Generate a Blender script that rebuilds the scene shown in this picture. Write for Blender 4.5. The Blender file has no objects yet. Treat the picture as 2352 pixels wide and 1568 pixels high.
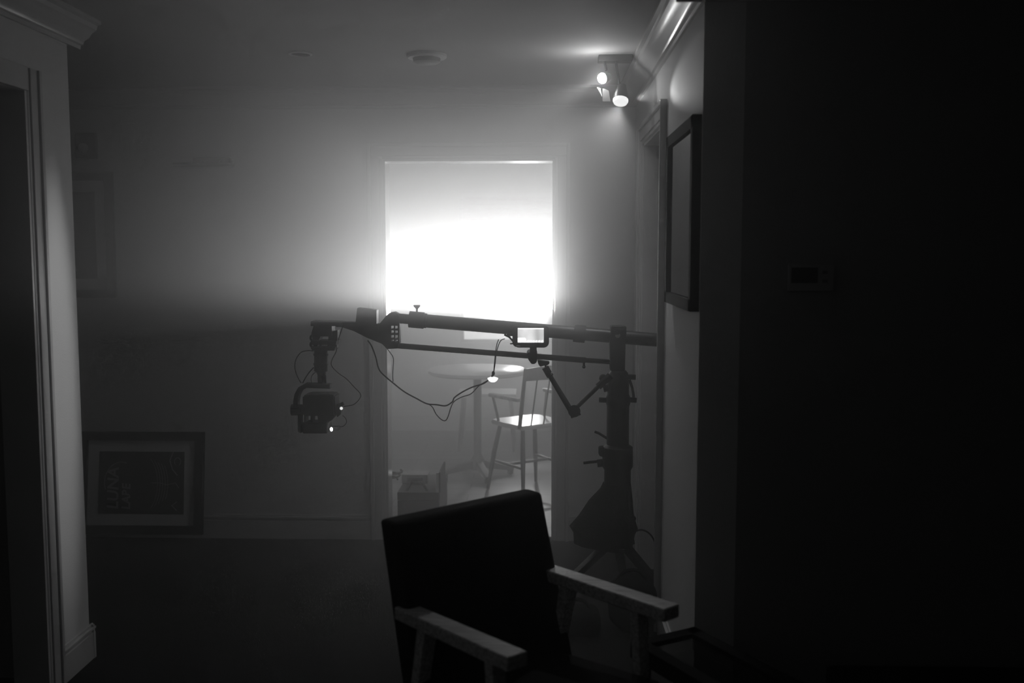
import bpy, bmesh, math, random
from mathutils import Vector, Matrix
random.seed(7)
SC = bpy.context.scene
COL = SC.collection

# ------------------------------------------------------------------ camera
F = 2352 * 35 / 36
CX, CY = 1176.0, 784.0
PITCH = math.atan(203 / F)
YAW = math.atan(64 / F * math.cos(PITCH))
EYE = Vector((0, 0, 1.61))
cd = bpy.data.cameras.new('camera'); cam = bpy.data.objects.new('camera', cd); COL.objects.link(cam)
cd.lens = 35; cd.sensor_width = 36; cd.clip_start = 0.05; cd.clip_end = 60
cam.location = EYE; cam.rotation_euler = (math.pi / 2 - PITCH, 0, YAW)
cd.dof.use_dof = True; cd.dof.focus_distance = 4.6; cd.dof.aperture_fstop = 2.4
SC.camera = cam
SC.view_settings.view_transform = 'Standard'; SC.view_settings.look = 'None'
SC.view_settings.gamma = 1.0; SC.view_settings.exposure = 0.0
SC.view_settings.use_curve_mapping = False
SC.cycles.use_denoising = True
SC.cycles.use_adaptive_sampling = True; SC.cycles.adaptive_threshold = 0.04; SC.cycles.adaptive_min_samples = 24
SC.cycles.max_bounces = 5
SC.cycles.diffuse_bounces = 2
SC.cycles.volume_bounces = 2
SC.cycles.sample_clamp_indirect = 4.0

# ------------------------------------------------------------------ haze filling the rooms
HAZE = (0.003, 0.155, 0.32, 0.13)
W = bpy.data.worlds.new('world'); SC.world = W; W.use_nodes = True
nt = W.node_tree; nt.nodes.clear()
wo = nt.nodes.new('ShaderNodeOutputWorld'); bg = nt.nodes.new('ShaderNodeBackground')
bg.inputs[0].default_value = (0, 0, 0, 1); bg.inputs[1].default_value = 0.0
vs = nt.nodes.new('ShaderNodeVolumeScatter')
vs.inputs['Color'].default_value = (1, 1, 1, 1)
vs.inputs['Density'].default_value = 0.075
vs.inputs['Anisotropy'].default_value = 0.55
# smoke hangs thickest in the far room and thins towards the viewer
pg = nt.nodes.new('ShaderNodeNewGeometry'); ps = nt.nodes.new('ShaderNodeSeparateXYZ'); pm = nt.nodes.new('ShaderNodeMapRange')
pm.inputs['From Min'].default_value = 0.0; pm.inputs['From Max'].default_value = 10.0
pr_ = nt.nodes.new('ShaderNodeValToRGB'); de = pr_.color_ramp.elements
de[0].position = 0.20; de[0].color = (HAZE[0],) * 3 + (1,); de[1].position = 0.88; de[1].color = (HAZE[3],) * 3 + (1,)
e_ = de.new(0.40); e_.color = (HAZE[1],) * 3 + (1,); e_ = de.new(0.56); e_.color = (HAZE[2],) * 3 + (1,)
nt.links.new(pg.outputs['Position'], ps.inputs[0]); nt.links.new(ps.outputs['Y'], pm.inputs['Value']); nt.links.new(pm.outputs[0], pr_.inputs[0])
nt.links.new(pr_.outputs[0], vs.inputs['Density'])
W.cycles.volume_step_size = 2.0
nt.links.new(bg.outputs[0], wo.inputs['Surface']); nt.links.new(vs.outputs[0], wo.inputs['Volume'])

# ------------------------------------------------------------------ lamps outside the windows (film lighting)
def light(name, typ, loc, target, energy, **kw):
    d = bpy.data.lights.new(name, typ); o = bpy.data.objects.new(name, d); COL.objects.link(o)
    d.energy = energy; o.location = loc
    v = Vector(target) - Vector(loc)
    o.rotation_euler = v.to_track_quat('-Z', 'Y').to_euler()
    for k, val in kw.items(): setattr(d, k, val)
    return o
YB = 5.49      # back wall of the near room
YF = 8.95      # far wall of the far room
# focused lamp in front of the diffusion screen: its elevation profile cuts the beam almost level
KEY, BSIGN = 7400, 1.0
BPROF = [(-32, 0.04), (-15, 0.035), (-10, 0.018), (-6, 0.012), (1.2, 0.014), (2.7, 0.22), (3.5, 0.8), (4.6, 0.75), (7, 0.42), (10, 0.27), (12.3, 0.12), (13.6, 0.02), (22, 0.01)]
BEAM = (-0.13, 9.22, 1.13)
fl = light('film_lamp', 'SPOT', BEAM, (BEAM[0] - 0.02, BEAM[1] - math.cos(math.radians(10)), BEAM[2] + math.sin(math.radians(10))), KEY,
      spot_size=math.radians(100), spot_blend=0.5, shadow_soft_size=0.05)
# hand-shaped beam for the haze cut: strength set by elevation, strongest just above level
fl.data.use_nodes = True
ln = fl.data.node_tree; le = ln.nodes['Emission']
ge = ln.nodes.new('ShaderNodeNewGeometry'); sx = ln.nodes.new('ShaderNodeSeparateXYZ'); ab = ln.nodes.new('ShaderNodeMath'); ab.operation = 'MULTIPLY'; ab.inputs[1].default_value = BSIGN
rp = ln.nodes.new('ShaderNodeValToRGB'); mr = ln.nodes.new('ShaderNodeMapRange')
mr.inputs['From Min'].default_value = -0.6; mr.inputs['From Max'].default_value = 0.5
ln.links.new(ge.outputs['Incoming'], sx.inputs[0]); ln.links.new(sx.outputs['Z'], ab.inputs[0]); ln.links.new(ab.outputs[0], mr.inputs[0])
ln.links.new(mr.outputs[0], rp.inputs[0]); ln.links.new(rp.outputs[0], le.inputs['Color'])
el = rp.color_ramp.elements
def stop(deg, v):
    p = (math.sin(math.radians(deg)) + 0.6) / 1.1
    e = el.new(p); e.color = (v, v, v, 1)
el[0].color = (0.0,) * 3 + (1,); el[1].color = (0.05,) * 3 + (1,)
for d_, v_ in BPROF: stop(d_, v_)
# glow of the spot heads under the ceiling
LAMP = Vector((0.290, 4.55, 2.37))

# ------------------------------------------------------------------ pixel rays -> points on planes in the room
_f = Vector((-math.sin(YAW) * math.cos(PITCH), math.cos(YAW) * math.cos(PITCH), -math.sin(PITCH)))
_r = Vector((math.cos(YAW), math.sin(YAW), 0)); _u = _r.cross(_f)
def ray(x, y): return _f + _r * ((x - CX) / F) + _u * ((CY - y) / F)
def onY(x, y, Y): d = ray(x, y); return EYE + d * (Y / d.y)
def onX(x, y, X): d = ray(x, y); return EYE + d * (X / d.x)
def onZ(x, y, Z): d = ray(x, y); return EYE + d * ((Z - EYE.z) / d.z)

# ------------------------------------------------------------------ materials (all greys: monochrome place)
def mat(name, v, rough=0.6, metal=0.0, noise=0.0, nscale=20.0, bump=0.0, bscale=60.0, spec=0.5, **kw):
    m = bpy.data.materials.new(name); m.use_nodes = True
    n = m.node_tree.nodes; l = m.node_tree.links; b = n['Principled BSDF']
    b.inputs['Base Color'].default_value = (v, v, v, 1)
    b.inputs['Roughness'].default_value = rough; b.inputs['Metallic'].default_value = metal
    b.inputs['Specular IOR Level'].default_value = spec
    tc = n.new('ShaderNodeTexCoord')
    if noise > 0:
        t = n.new('ShaderNodeTexNoise'); t.inputs['Scale'].default_value = nscale; t.inputs['Detail'].default_value = 5
        l.new(tc.outputs['Object'], t.inputs['Vector'])
        r = n.new('ShaderNodeMapRange'); r.inputs['To Min'].default_value = v * (1 - noise); r.inputs['To Max'].default_value = v * (1 + noise)
        l.new(t.outputs[0], r.inputs['Value']); l.new(r.outputs[0], b.inputs['Base Color'])
    if bump > 0:
        t2 = n.new('ShaderNodeTexNoise'); t2.inputs['Scale'].default_value = bscale; t2.inputs['Detail'].default_value = 4
        l.new(tc.outputs['Object'], t2.inputs['Vector'])
        bp = n.new('ShaderNodeBump'); bp.inputs['Strength'].default_value = bump; bp.inputs['Distance'].default_value = 0.004
        l.new(t2.outputs[0], bp.inputs['Height']); l.new(bp.outputs[0], b.inputs['Normal'])
    for k, val in kw.items(): b.inputs[k].default_value = val
    return m
def emis(name, v, s):
    m = bpy.data.materials.new(name); m.use_nodes = True
    b = m.node_tree.nodes['Principled BSDF']; b.inputs['Base Color'].default_value = (v, v, v, 1)
    b.inputs['Emission Color'].default_value = (1, 1, 1, 1); b.inputs['Emission Strength'].default_value = s
    return m
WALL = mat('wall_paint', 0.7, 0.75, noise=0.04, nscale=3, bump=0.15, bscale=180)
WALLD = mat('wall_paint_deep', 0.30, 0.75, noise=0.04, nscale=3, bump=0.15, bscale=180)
CEIL = mat('ceiling_paint', 0.5, 0.8, noise=0.03, nscale=4, bump=0.1, bscale=150)
TRIM = mat('trim_gloss_paint', 0.62, 0.22, noise=0.02, nscale=8)
CARPET = mat('dark_carpet', 0.022, 0.95, noise=0.35, nscale=90, bump=0.8, bscale=300, spec=0.1)
BLK = mat('black_metal', 0.012, 0.42, metal=0.3, noise=0.2, nscale=40)
BLKM = mat('black_matte_plastic', 0.014, 0.65, noise=0.15, nscale=60, spec=0.3)
RUB = mat('black_rubber', 0.009, 0.8, noise=0.15, nscale=50, spec=0.2)
STEEL = mat('brushed_steel', 0.35, 0.35, metal=0.9, noise=0.1, nscale=60)
FRM = mat('black_frame_wood', 0.010, 0.75, noise=0.3, nscale=30, spec=0.15)
MATB = mat('mat_board', 0.75, 0.9, noise=0.03, nscale=40)
ART = mat('dark_print', 0.015, 0.7, noise=0.8, nscale=9)
INK = mat('grey_ink', 0.4, 0.8, noise=0.3, nscale=60)
UPH = mat('charcoal_upholstery', 0.022, 0.9, noise=0.25, nscale=150, bump=0.6, bscale=500, spec=0.15)
CLOTH = mat('black_cloth', 0.008, 0.95, noise=0.25, nscale=60, bump=0.5, bscale=120, spec=0.1)
WHT = mat('white_plastic', 0.75, 0.4, noise=0.02, nscale=30)
TABTOP = mat('pale_tabletop', 0.6, 0.28, noise=0.06, nscale=14)
DWOOD = mat('dark_stained_wood', 0.007, 0.85, noise=0.3, nscale=25, spec=0.1)
BULB = emis('lit_bulb', 1.0, 60.0)
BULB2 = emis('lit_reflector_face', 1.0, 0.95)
LED = emis('led_dot', 1.0, 14.0)
PANEL = emis('lit_diffusion_cloth', 1.0, 1.2)

def wood_mat(name, v, scale):
    m = bpy.data.materials.new(name); m.use_nodes = True
    n = m.node_tree.nodes; l = m.node_tree.links; b = n['Principled BSDF']
    tc = n.new('ShaderNodeTexCoord'); mp = n.new('ShaderNodeMapping'); mp.inputs['Scale'].default_value = scale
    t = n.new('ShaderNodeTexNoise'); t.inputs['Scale'].default_value = 9; t.inputs['Detail'].default_value = 8; t.inputs['Distortion'].default_value = 0.6
    cr = n.new('ShaderNodeValToRGB'); cr.color_ramp.elements[0].position = 0.35; cr.color_ramp.elements[1].position = 0.62
    cr.color_ramp.elements[0].color = (v * 0.55,) * 3 + (1,); cr.color_ramp.elements[1].color = (v * 1.1,) * 3 + (1,)
    l.new(tc.outputs['Object'], mp.inputs[0]); l.new(mp.outputs[0], t.inputs['Vector']); l.new(t.outputs[0], cr.inputs[0])
    l.new(cr.outputs[0], b.inputs['Base Color']); b.inputs['Roughness'].default_value = 0.45
    return m
OAK = wood_mat('oak_arm_wood', 0.72, (1.2, 14, 14))
CHWOOD = wood_mat('dining_chair_wood', 0.045, (3, 3, 3))
CHARM = wood_mat('pale_arm_wood', 0.45, (3, 3, 3))
SEATM = mat('pale_seat_fabric', 0.6, 0.28, noise=0.08, nscale=25)

def plank_mat():
    m = bpy.data.materials.new('plank_floor'); m.use_nodes = True
    n = m.node_tree.nodes; l = m.node_tree.links; b = n['Principled BSDF']
    tc = n.new('ShaderNodeTexCoord'); br = n.new('ShaderNodeTexBrick')
    br.inputs['Scale'].default_value = 1.0; br.inputs['Brick Width'].default_value = 0.95; br.inputs['Row Height'].default_value = 0.16
    br.inputs['Mortar Size'].default_value = 0.004; br.inputs['Color1'].default_value = (0.30,) * 3 + (1,)
    br.inputs['Color2'].default_value = (0.22,) * 3 + (1,); br.inputs['Mortar'].default_value = (0.03,) * 3 + (1,)
    mp = n.new('ShaderNodeMapping'); mp.inputs['Scale'].default_value = (2, 24, 1)
    t = n.new('ShaderNodeTexNoise'); t.inputs['Scale'].default_value = 3; t.inputs['Detail'].default_value = 6
    mx = n.new('ShaderNodeMix'); mx.data_type = 'RGBA'; mx.blend_type = 'MULTIPLY'; mx.inputs[0].default_value = 0.45
    l.new(tc.outputs['Object'], br.inputs['Vector']); l.new(tc.outputs['Object'], mp.inputs[0]); l.new(mp.outputs[0], t.inputs['Vector'])
    l.new(br.outputs['Color'], mx.inputs[6]); l.new(t.outputs[0], mx.inputs[7]); l.new(mx.outputs[2], b.inputs['Base Color'])
    b.inputs['Roughness'].default_value = 0.42
    return m
PLANK = plank_mat()

def glass_mat(name):
    m = bpy.data.materials.new(name); m.use_nodes = True
    n = m.node_tree.nodes; l = m.node_tree.links; n.remove(n['Principled BSDF'])
    tr = n.new('ShaderNodeBsdfTransparent'); tr.inputs[0].default_value = (0.93,) * 3 + (1,)
    gl = n.new('ShaderNodeBsdfGlossy'); gl.inputs['Roughness'].default_value = 0.05
    fr = n.new('ShaderNodeFresnel'); fr.inputs[0].default_value = 1.5
    mx = n.new('ShaderNodeMixShader'); l.new(fr.outputs[0], mx.inputs[0]); l.new(tr.outputs[0], mx.inputs[1]); l.new(gl.outputs[0], mx.inputs[2])
    l.new(mx.outputs[0], n['Material Output'].inputs[0]); return m
GLASS = glass_mat('clear_glass')
def slat_mat():
    m = bpy.data.materials.new('blind_slat_vinyl'); m.use_nodes = True
    n = m.node_tree.nodes; l = m.node_tree.links; b = n['Principled BSDF']
    b.inputs['Base Color'].default_value = (0.7, 0.7, 0.7, 1); b.inputs['Roughness'].default_value = 0.4
    t = n.new('ShaderNodeBsdfTranslucent'); t.inputs[0].default_value = (0.7, 0.7, 0.7, 1)
    mx = n.new('ShaderNodeMixShader'); mx.inputs[0].default_value = 0.35
    l.new(b.outputs[0], mx.inputs[1]); l.new(t.outputs[0], mx.inputs[2]); l.new(mx.outputs[0], n['Material Output'].inputs[0]); return m
SLAT = slat_mat()
def screen_mat():
    m = bpy.data.materials.new('monitor_picture'); m.use_nodes = True
    n = m.node_tree.nodes; l = m.node_tree.links; b = n['Principled BSDF']
    tc = n.new('ShaderNodeTexCoord'); t = n.new('ShaderNodeTexNoise'); t.inputs['Scale'].default_value = 22; t.inputs['Detail'].default_value = 1
    mp = n.new('ShaderNodeMapping'); mp.inputs['Scale'].default_value = (1, 1, 0.35)
    r = n.new('ShaderNodeMapRange'); r.inputs['From Min'].default_value = 0.3; r.inputs['From Max'].default_value = 0.7
    r.inputs['To Min'].default_value = 0.45; r.inputs['To Max'].default_value = 1.0
    l.new(tc.outputs['Object'], mp.inputs[0]); l.new(mp.outputs[0], t.inputs['Vector']); l.new(t.outputs[0], r.inputs['Value'])
    b.inputs['Base Color'].default_value = (0.02, 0.02, 0.02, 1); b.inputs['Emission Color'].default_value = (1, 1, 1, 1)
    l.new(r.outputs[0], b.inputs['Emission Strength']); return m
SCREEN = screen_mat()
SCRHI = emis('monitor_bright_icons', 1, 1.6)

# ------------------------------------------------------------------ mesh builder
class MB:
    def __init__(s): s.bm = bmesh.new()
    def box(s, a, b, bevel=0.0, M=None):
        a, b = Vector(a), Vector(b)
        c = (a + b) / 2; d = Vector([abs(v) for v in (b - a)])
        g = bmesh.ops.create_cube(s.bm, size=1)['verts']
        bmesh.ops.scale(s.bm, vec=d, verts=g); bmesh.ops.translate(s.bm, vec=c, verts=g)
        if bevel > 0:
            es = list({e for v in g for e in v.link_edges})
            r = bmesh.ops.bevel(s.bm, geom=es, offset=min(bevel, min(d) * 0.45), segments=3, affect='EDGES', profile=0.7)
            g = list({v for v in r['verts']} | {v for v in g if v.is_valid})
        if M is not None: bmesh.ops.transform(s.bm, matrix=M, verts=g)
        return s
    def bar(s, p, q, w, h, up=(0, 0, 1), w2=None, h2=None, bevel=0.0):
        """rectangular bar from p to q; w sideways, h along up; optional taper"""
        p, q = Vector(p), Vector(q); d = (q - p).normalized(); up = Vector(up)
        x = d.cross(up).normalized(); y = x.cross(d).normalized()
        w2 = w if w2 is None else w2; h2 = h if h2 is None else h2
        vs = []
        for c, ww, hh in ((p, w, h), (q, w2, h2)):
            for sx, sy in ((-1, -1), (1, -1), (1, 1), (-1, 1)):
                vs.append(s.bm.verts.new(c + x * sx * ww / 2 + y * sy * hh / 2))
        fs = [(3, 2, 1, 0), (4, 5, 6, 7), (0, 1, 5, 4), (1, 2, 6, 5), (2, 3, 7, 6), (3, 0, 4, 7)]
        for f in fs: s.bm.faces.new([vs[i] for i in f])
        if bevel > 0:
            es = list({e for v in vs for e in v.link_edges})
            bmesh.ops.bevel(s.bm, geom=es, offset=bevel, segments=3, affect='EDGES', profile=0.7)
        return s
    def tube(s, pts, r, seg=16, r_list=None, cap=True):
        pts = [Vector(p) for p in pts]; rings = []
        t0 = (pts[1] - pts[0]).normalized()
        n = t0.orthogonal().normalized()
        for i, p in enumerate(pts):
            if i == 0: t = t0
            elif i == len(pts) - 1: t = (pts[-1] - pts[-2]).normalized()
            else:
                t = (pts[i + 1] - pts[i - 1])
                t = t.normalized() if t.length > 1e-9 else t0
            n = (n - t * n.dot(t)); n = n.normalized() if n.length > 1e-6 else t.orthogonal().normalized()
            b = t.cross(n); rr = r if r_list is None else r_list[i]
            rings.append([s.bm.verts.new(p + (n * math.cos(2 * math.pi * k / seg) + b * math.sin(2 * math.pi * k / seg)) * rr) for k in range(seg)])
        for i in range(len(rings) - 1):
            for k in range(seg):
                a, c = rings[i], rings[i + 1]
                s.bm.faces.new((a[k], a[(k + 1) % seg], c[(k + 1) % seg], c[k]))
        if cap:
            s.bm.faces.new(rings[0][::-1]); s.bm.faces.new(rings[-1])
        return s
    def cyl(s, p, q, r, seg=24, r2=None):
        return s.tube([p, q], r, seg, [r, r if r2 is None else r2])
    def lathe(s, prof, M=None, seg=40):
        """prof: list of (radius, z)"""
        M = M or Matrix(); rings = []
        for r, z in prof:
            if r < 1e-6: rings.append([s.bm.verts.new(M @ Vector((0, 0, z)))])
            else: rings.append([s.bm.verts.new(M @ Vector((r * math.cos(2 * math.pi * k / seg), r * math.sin(2 * math.pi * k / seg), z))) for k in range(seg)])
        for a, c in zip(rings, rings[1:]):
            for k in range(seg):
                k2 = (k + 1) % seg
                if len(a) == 1 and len(c) == 1: break
                if len(a) == 1: s.bm.faces.new((a[0], c[k2], c[k]))
                elif len(c) == 1: s.bm.faces.new((a[k], a[k2], c[0]))
                else: s.bm.faces.new((a[k], a[k2], c[k2], c[k]))
        return s
    def ball(s, c, r, sc=(1, 1, 1)):
        g = bmesh.ops.create_uvsphere(s.bm, u_segments=24, v_segments=14, radius=r)['verts']
        bmesh.ops.scale(s.bm, vec=sc, verts=g); bmesh.ops.translate(s.bm, vec=c, verts=g); return s
    def prism(s, pts, ext, bevel=0.0):
        """pts: 3D polygon; ext: extrusion vector"""
        a = [s.bm.verts.new(Vector(p) - Vector(ext) / 2) for p in pts]
        b = [s.bm.verts.new(Vector(p) + Vector(ext) / 2) for p in pts]
        n = len(a); s.bm.faces.new(a); s.bm.faces.new(b[::-1])
        for i in range(n): s.bm.faces.new((a[i], b[i], b[(i + 1) % n], a[(i + 1) % n]))
        if bevel > 0:
            es = [e for v in a + b for e in v.link_edges]; es = list(set(es))
            bmesh.ops.bevel(s.bm, geom=es, offset=bevel, segments=2, affect='EDGES')
        return s
    def build(s, name, material, parent=None, smooth=True):
        bmesh.ops.recalc_face_normals(s.bm, faces=s.bm.faces)
        me = bpy.data.meshes.new(name); s.bm.to_mesh(me); s.bm.free()
        if smooth:
            me.shade_smooth()
            try: me.set_sharp_from_angle(angle=math.radians(38))
            except Exception: pass
        me.materials.append(material)
        o = bpy.data.objects.new(name, me); COL.objects.link(o)
        if parent is not None:
            o.parent = parent; o.matrix_parent_inverse = parent.matrix_world.inverted() if False else Matrix.Translation(-parent.location)
            if parent.type == 'MESH': o.matrix_parent_inverse = Matrix()
        return o
def thing(name, label, cat, loc=(0, 0, 0), group=None):
    o = bpy.data.objects.new(name, None); COL.objects.link(o); o.empty_display_size = 0.1
    o.location = loc; o['label'] = label; o['category'] = cat
    if group: o['group'] = group
    return o
def tag(o, label, cat, group=None):
    o['label'] = label; o['category'] = cat
    if group: o['group'] = group
    return o
def st(o): o['kind'] = 'structure'; return o
def spline(pts, n=8):
    """Catmull-Rom through 3D points"""
    P = [Vector(p) for p in pts]; P = [P[0] * 2 - P[1]] + P + [P[-1] * 2 - P[-2]]; out = []
    for i in range(1, len(P) - 2):
        for k in range(n):
            t = k / n; a, b, c, d = P[i - 1], P[i], P[i + 1], P[i + 2]
            out.append(0.5 * ((2 * b) + (c - a) * t + (2 * a - 5 * b + 4 * c - d) * t * t + (3 * b - a - 3 * c + d) * t ** 3))
    out.append(P[-2]); return out

# ================================================================== ROOM SHELL
H = 2.50
XR = 0.516            # right wall plane (picture wall)
XL = -1.79            # left pier plane, facing right
DL, DR = onY(882, 700, YB).x, onY(1274, 700, YB).x      # doorway of back wall
DT = onY(1075, 364, YB).z
YN = 3.225            # wall with the thermostat faces the camera
PY0, PY1 = onX(110, 900, XL).y, 3.80   # pier along the left wall
XW, XE, YS = -3.9, 3.4, -1.6

m = MB(); m.box((XW, YS, -0.12), (XE, YB + 0.07, 0)); st(m.build('floor', CARPET))
m = MB(); m.box((XW, YB + 0.07, -0.12), (XE, YF, -0.004)); st(m.build('floor_far_room', PLANK))
m = MB(); m.box((XW, YS, H), (XE, YF + 0.14, H + 0.1)); st(m.build('ceiling', CEIL))
m = MB(); m.box((XW, YB, 0), (DL, YB + 0.14, H)); m.box((DR, YB, 0), (XE, YB + 0.14, H)); m.box((DL, YB, DT), (DR, YB + 0.14, H)); st(m.build('wall_back', WALL))
# right wall with the dark doorway
RY0, RY1 = 4.22, onX(1474, 900, XR).y
RT = 2.15
m = MB(); m.box((XR, YN, 0), (XR + 0.13, RY0, H)); m.box((XR, RY1, 0), (XR + 0.13, YB, H)); m.box((XR, RY0, RT), (XR + 0.13, RY1, H)); st(m.build('wall_right', WALL))
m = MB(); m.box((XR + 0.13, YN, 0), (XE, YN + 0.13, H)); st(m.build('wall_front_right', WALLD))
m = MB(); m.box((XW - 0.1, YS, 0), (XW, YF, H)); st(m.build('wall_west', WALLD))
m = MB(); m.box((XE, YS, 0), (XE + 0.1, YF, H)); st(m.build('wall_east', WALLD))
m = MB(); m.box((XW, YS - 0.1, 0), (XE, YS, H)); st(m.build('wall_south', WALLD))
# left partition: pier + opening header + nearer wall
OY0, OT = 2.45, onX(69, 213, XL).z
m = MB(); m.box((XL - 0.12, PY0, 0), (XL, PY1, H)); m.box((XL - 0.12, OY0, OT), (XL, PY0, H)); m.box((XL - 0.12, YS, 0), (XL, OY0, H)); st(m.build('wall_left', WALL))
# partition closing the dark room behind the left opening
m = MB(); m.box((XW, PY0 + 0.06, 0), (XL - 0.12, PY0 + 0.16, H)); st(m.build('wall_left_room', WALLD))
# far room far wall with two windows
WX0, WX1 = onY(1057, 700, YF).x, onY(1266, 700, YF).x
WZ0, WZ1 = onY(1160, 788, YF).z, onY(1160, 440, YF).z
m = MB()
m.box((XW, YF, 0), (WX0, YF + 0.14, H)); m.box((WX1, YF, 0), (XE, YF + 0.14, H))
m.box((WX0, YF, 0), (WX1, YF + 0.14, WZ0)); m.box((WX0, YF, WZ1), (WX1, YF + 0.14, H)); st(m.build('wall_far', WALL))

# casing profile: flat board with back band and inner bead, drawn as boxes of stepped thickness
def casing(m, axis, face, lo, hi, z0, z1, w, out, top=True):
    """axis 'x': opening lo..hi along x on plane y=face, projects to out (-1 = towards camera)"""
    def b(u0, u1, za, zb, t):
        if axis == 'x': m.box((u0, face, za), (u1, face + out * t, zb), 0.003)
        else: m.box((face, u0, za), (face + out * t, u1, zb), 0.003)
    for sgn, e in ((-1, lo), (1, hi)):
        b(e, e + sgn * 0.016, z0, z1, 0.012); b(e + sgn * 0.016, e + sgn * (w - 0.02), z0, z1 + 0.01, 0.018)
        b(e + sgn * (w - 0.02), e + sgn * w, z0, z1 + w, 0.028)
    b(lo, hi, z1, z1 + 0.016, 0.012); b(lo - w + 0.02, hi + w - 0.02, z1 + 0.016, z1 + w - 0.02, 0.018); b(lo - w + 0.02, hi + w - 0.02, z1 + w - 0.02, z1 + w, 0.028)
m = MB(); casing(m, 'x', YB, DL, DR, 0, DT, 0.082, -1)
m.box((DL - 0.001, YB - 0.004, 0), (DL + 0.014, YB + 0.144, DT)); m.box((DR - 0.014, YB - 0.004, 0), (DR + 0.001, YB + 0.144, DT)); m.box((DL, YB - 0.004, DT - 0.014), (DR, YB + 0.144, DT + 0.001))
st(m.build('trim_1', TRIM))
m = MB(); casing(m, 'y', XR, RY0, RY1, 0, RT, 0.085, -1)
m.box((XR - 0.003, RY0 - 0.001, 0), (XR + 0.133, RY0 + 0.014, RT)); m.box((XR - 0.003, RY1 - 0.014, 0), (XR + 0.133, RY1 + 0.001, RT)); m.box((XR - 0.003, RY0, RT - 0.014), (XR + 0.133, RY1, RT + 0.001))
st(m.build('trim_2', TRIM))
m = MB()
w = PY0 - onX(84, 900, XL).y
for t, u0, u1 in ((0.012, PY0 - w, PY0 - w + 0.015), (0.018, PY0 - w + 0.015, PY0 - 0.018), (0.026, PY0 - 0.018, PY0)):
    m.box((XL, u0, 0), (XL + t, u1, OT + 0.08), 0.003)
m.box((XL, OY0, OT), (XL + 0.018, PY0 - w, OT + 0.08), 0.003)
m.box((XL - 0.12, PY0 - w - 0.015, 0), (XL + 0.01, PY0 - w + 0.001, OT + 0.015))
st(m.build('trim_3', TRIM))
# pier wall is continued under the casing
m = MB(); m.box((XL - 0.12, PY0 - w, 0), (XL, PY0, OT)); st(m.build('trim_4', WALL))

# crown mouldings: profile swept along straight runs
CPROF = [(0, 0), (0, -0.012), (0.010, -0.016), (0.012, -0.03), (0.026, -0.046), (0.034, -0.062), (0.05, -0.07), (0.066, -0.078), (0.072, -0.092), (0.084, -0.096), (0.084, -0.11)]
# (distance from wall = 0.092 - first, drop)
def crown(name, p, q, inward):
    m = MB(); p, q, inward = Vector(p), Vector(q), Vector(inward)
    prof = [(0.0, 0.0), (0.095, 0.0), (0.095, -0.012), (0.080, -0.018), (0.076, -0.034), (0.058, -0.046), (0.046, -0.064), (0.028, -0.074), (0.022, -0.088), (0.012, -0.092), (0.010, -0.105), (0.0, -0.105)]
    rows = []
    for c in (p, q): rows.append([m.bm.verts.new(c + inward * a + Vector((0, 0, b))) for a, b in prof])
    n = len(prof)
    for i in range(n): m.bm.faces.new((rows[0][i], rows[0][(i + 1) % n], rows[1][(i + 1) % n], rows[1][i]))
    m.bm.faces.new(rows[0]); m.bm.faces.new(rows[1][::-1])
    o = m.build(name, TRIM); st(o); return o
crown('trim_5', (XR, YN - 0.09, H), (XR, YB, H), (-1, 0, 0))
crown('trim_6', (XW, YB, H), (XR, YB, H), (0, -1, 0))
crown('trim_7', (XL, YS, H), (XL, PY1 + 0.09, H), (1, 0, 0))
crown('trim_8', (XR - 0.09, YN, H), (XE, YN, H), (0, -1, 0))

def baseboard(name, a, b):
    """a,b: boxes given as wall line; two steps and a top bead"""
    m = MB(); (x0, y0), (x1, y1), (nx, ny) = a, b[0], b[1]
    for t, z0, z1 in ((0.016, 0, 0.105), (0.011, 0.105, 0.118), (0.019, 0.118, 0.128), (0.008, 0.128, 0.138)):
        m.box((min(x0, x1, x0 + nx * t, x1 + nx * t), min(y0, y1, y0 + ny * t, y1 + ny * t), z0), (max(x0, x1, x0 + nx * t, x1 + nx * t), max(y0, y1, y0 + ny * t, y1 + ny * t), z1), 0.002)
    st(m.build(name, TRIM))
baseboard('baseboard_back', (XW, YB), ((DL - 0.082, YB), (0, -1)))
baseboard('baseboard_back_right', (DR + 0.082, YB), ((XR, YB), (0, -1)))
baseboard('baseboard_left', (XL, PY0), ((XL, PY1 + 0.019), (1, 0)))
baseboard('baseboard_left_end', (XL - 0.12, PY1), ((XL + 0.018, PY1), (0, 1)))
baseboard('baseboard_right', (XR, YN), ((XR, RY0 - 0.085), (-1, 0)))
baseboard('baseboard_front_right', (XR - 0.018, YN), ((XE, YN), (0, -1)))
baseboard('baseboard_far', (XW, YF), ((XE, YF), (0, -1)))

# ------------------------------------------------------------------ window with its blind, lit screen outside
m = MB(); fw = 0.03
m.box((WX0, YF + 0.03, WZ0), (WX0 + fw, YF + 0.12, WZ1)); m.box((WX1 - fw, YF + 0.03, WZ0), (WX1, YF + 0.12, WZ1))
m.box((WX0, YF + 0.03, WZ0), (WX1, YF + 0.12, WZ0 + fw)); m.box((WX0, YF + 0.03, WZ1 - fw), (WX1, YF + 0.12, WZ1))
win = st(m.build('window_1', TRIM))
m = MB(); m.box((WX0 + fw, YF + 0.08, WZ0 + fw), (WX1 - fw, YF + 0.084, WZ1 - fw)); m.build('pane', GLASS, win)
m = MB(); m.box((WX0 - 0.02, YF - 0.03, WZ0 - 0.025), (WX1 + 0.05, YF + 0.10, WZ0 + 0.004), 0.004); m.build('window_sill', TRIM, win)
blind = thing('window_blind', 'horizontal slatted window blind glowing in the window beyond the doorway', 'window blind', ((WX0 + WX1) / 2, YF + 0.0, WZ1))
zb = onY(1250, 748, YF).z
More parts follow.
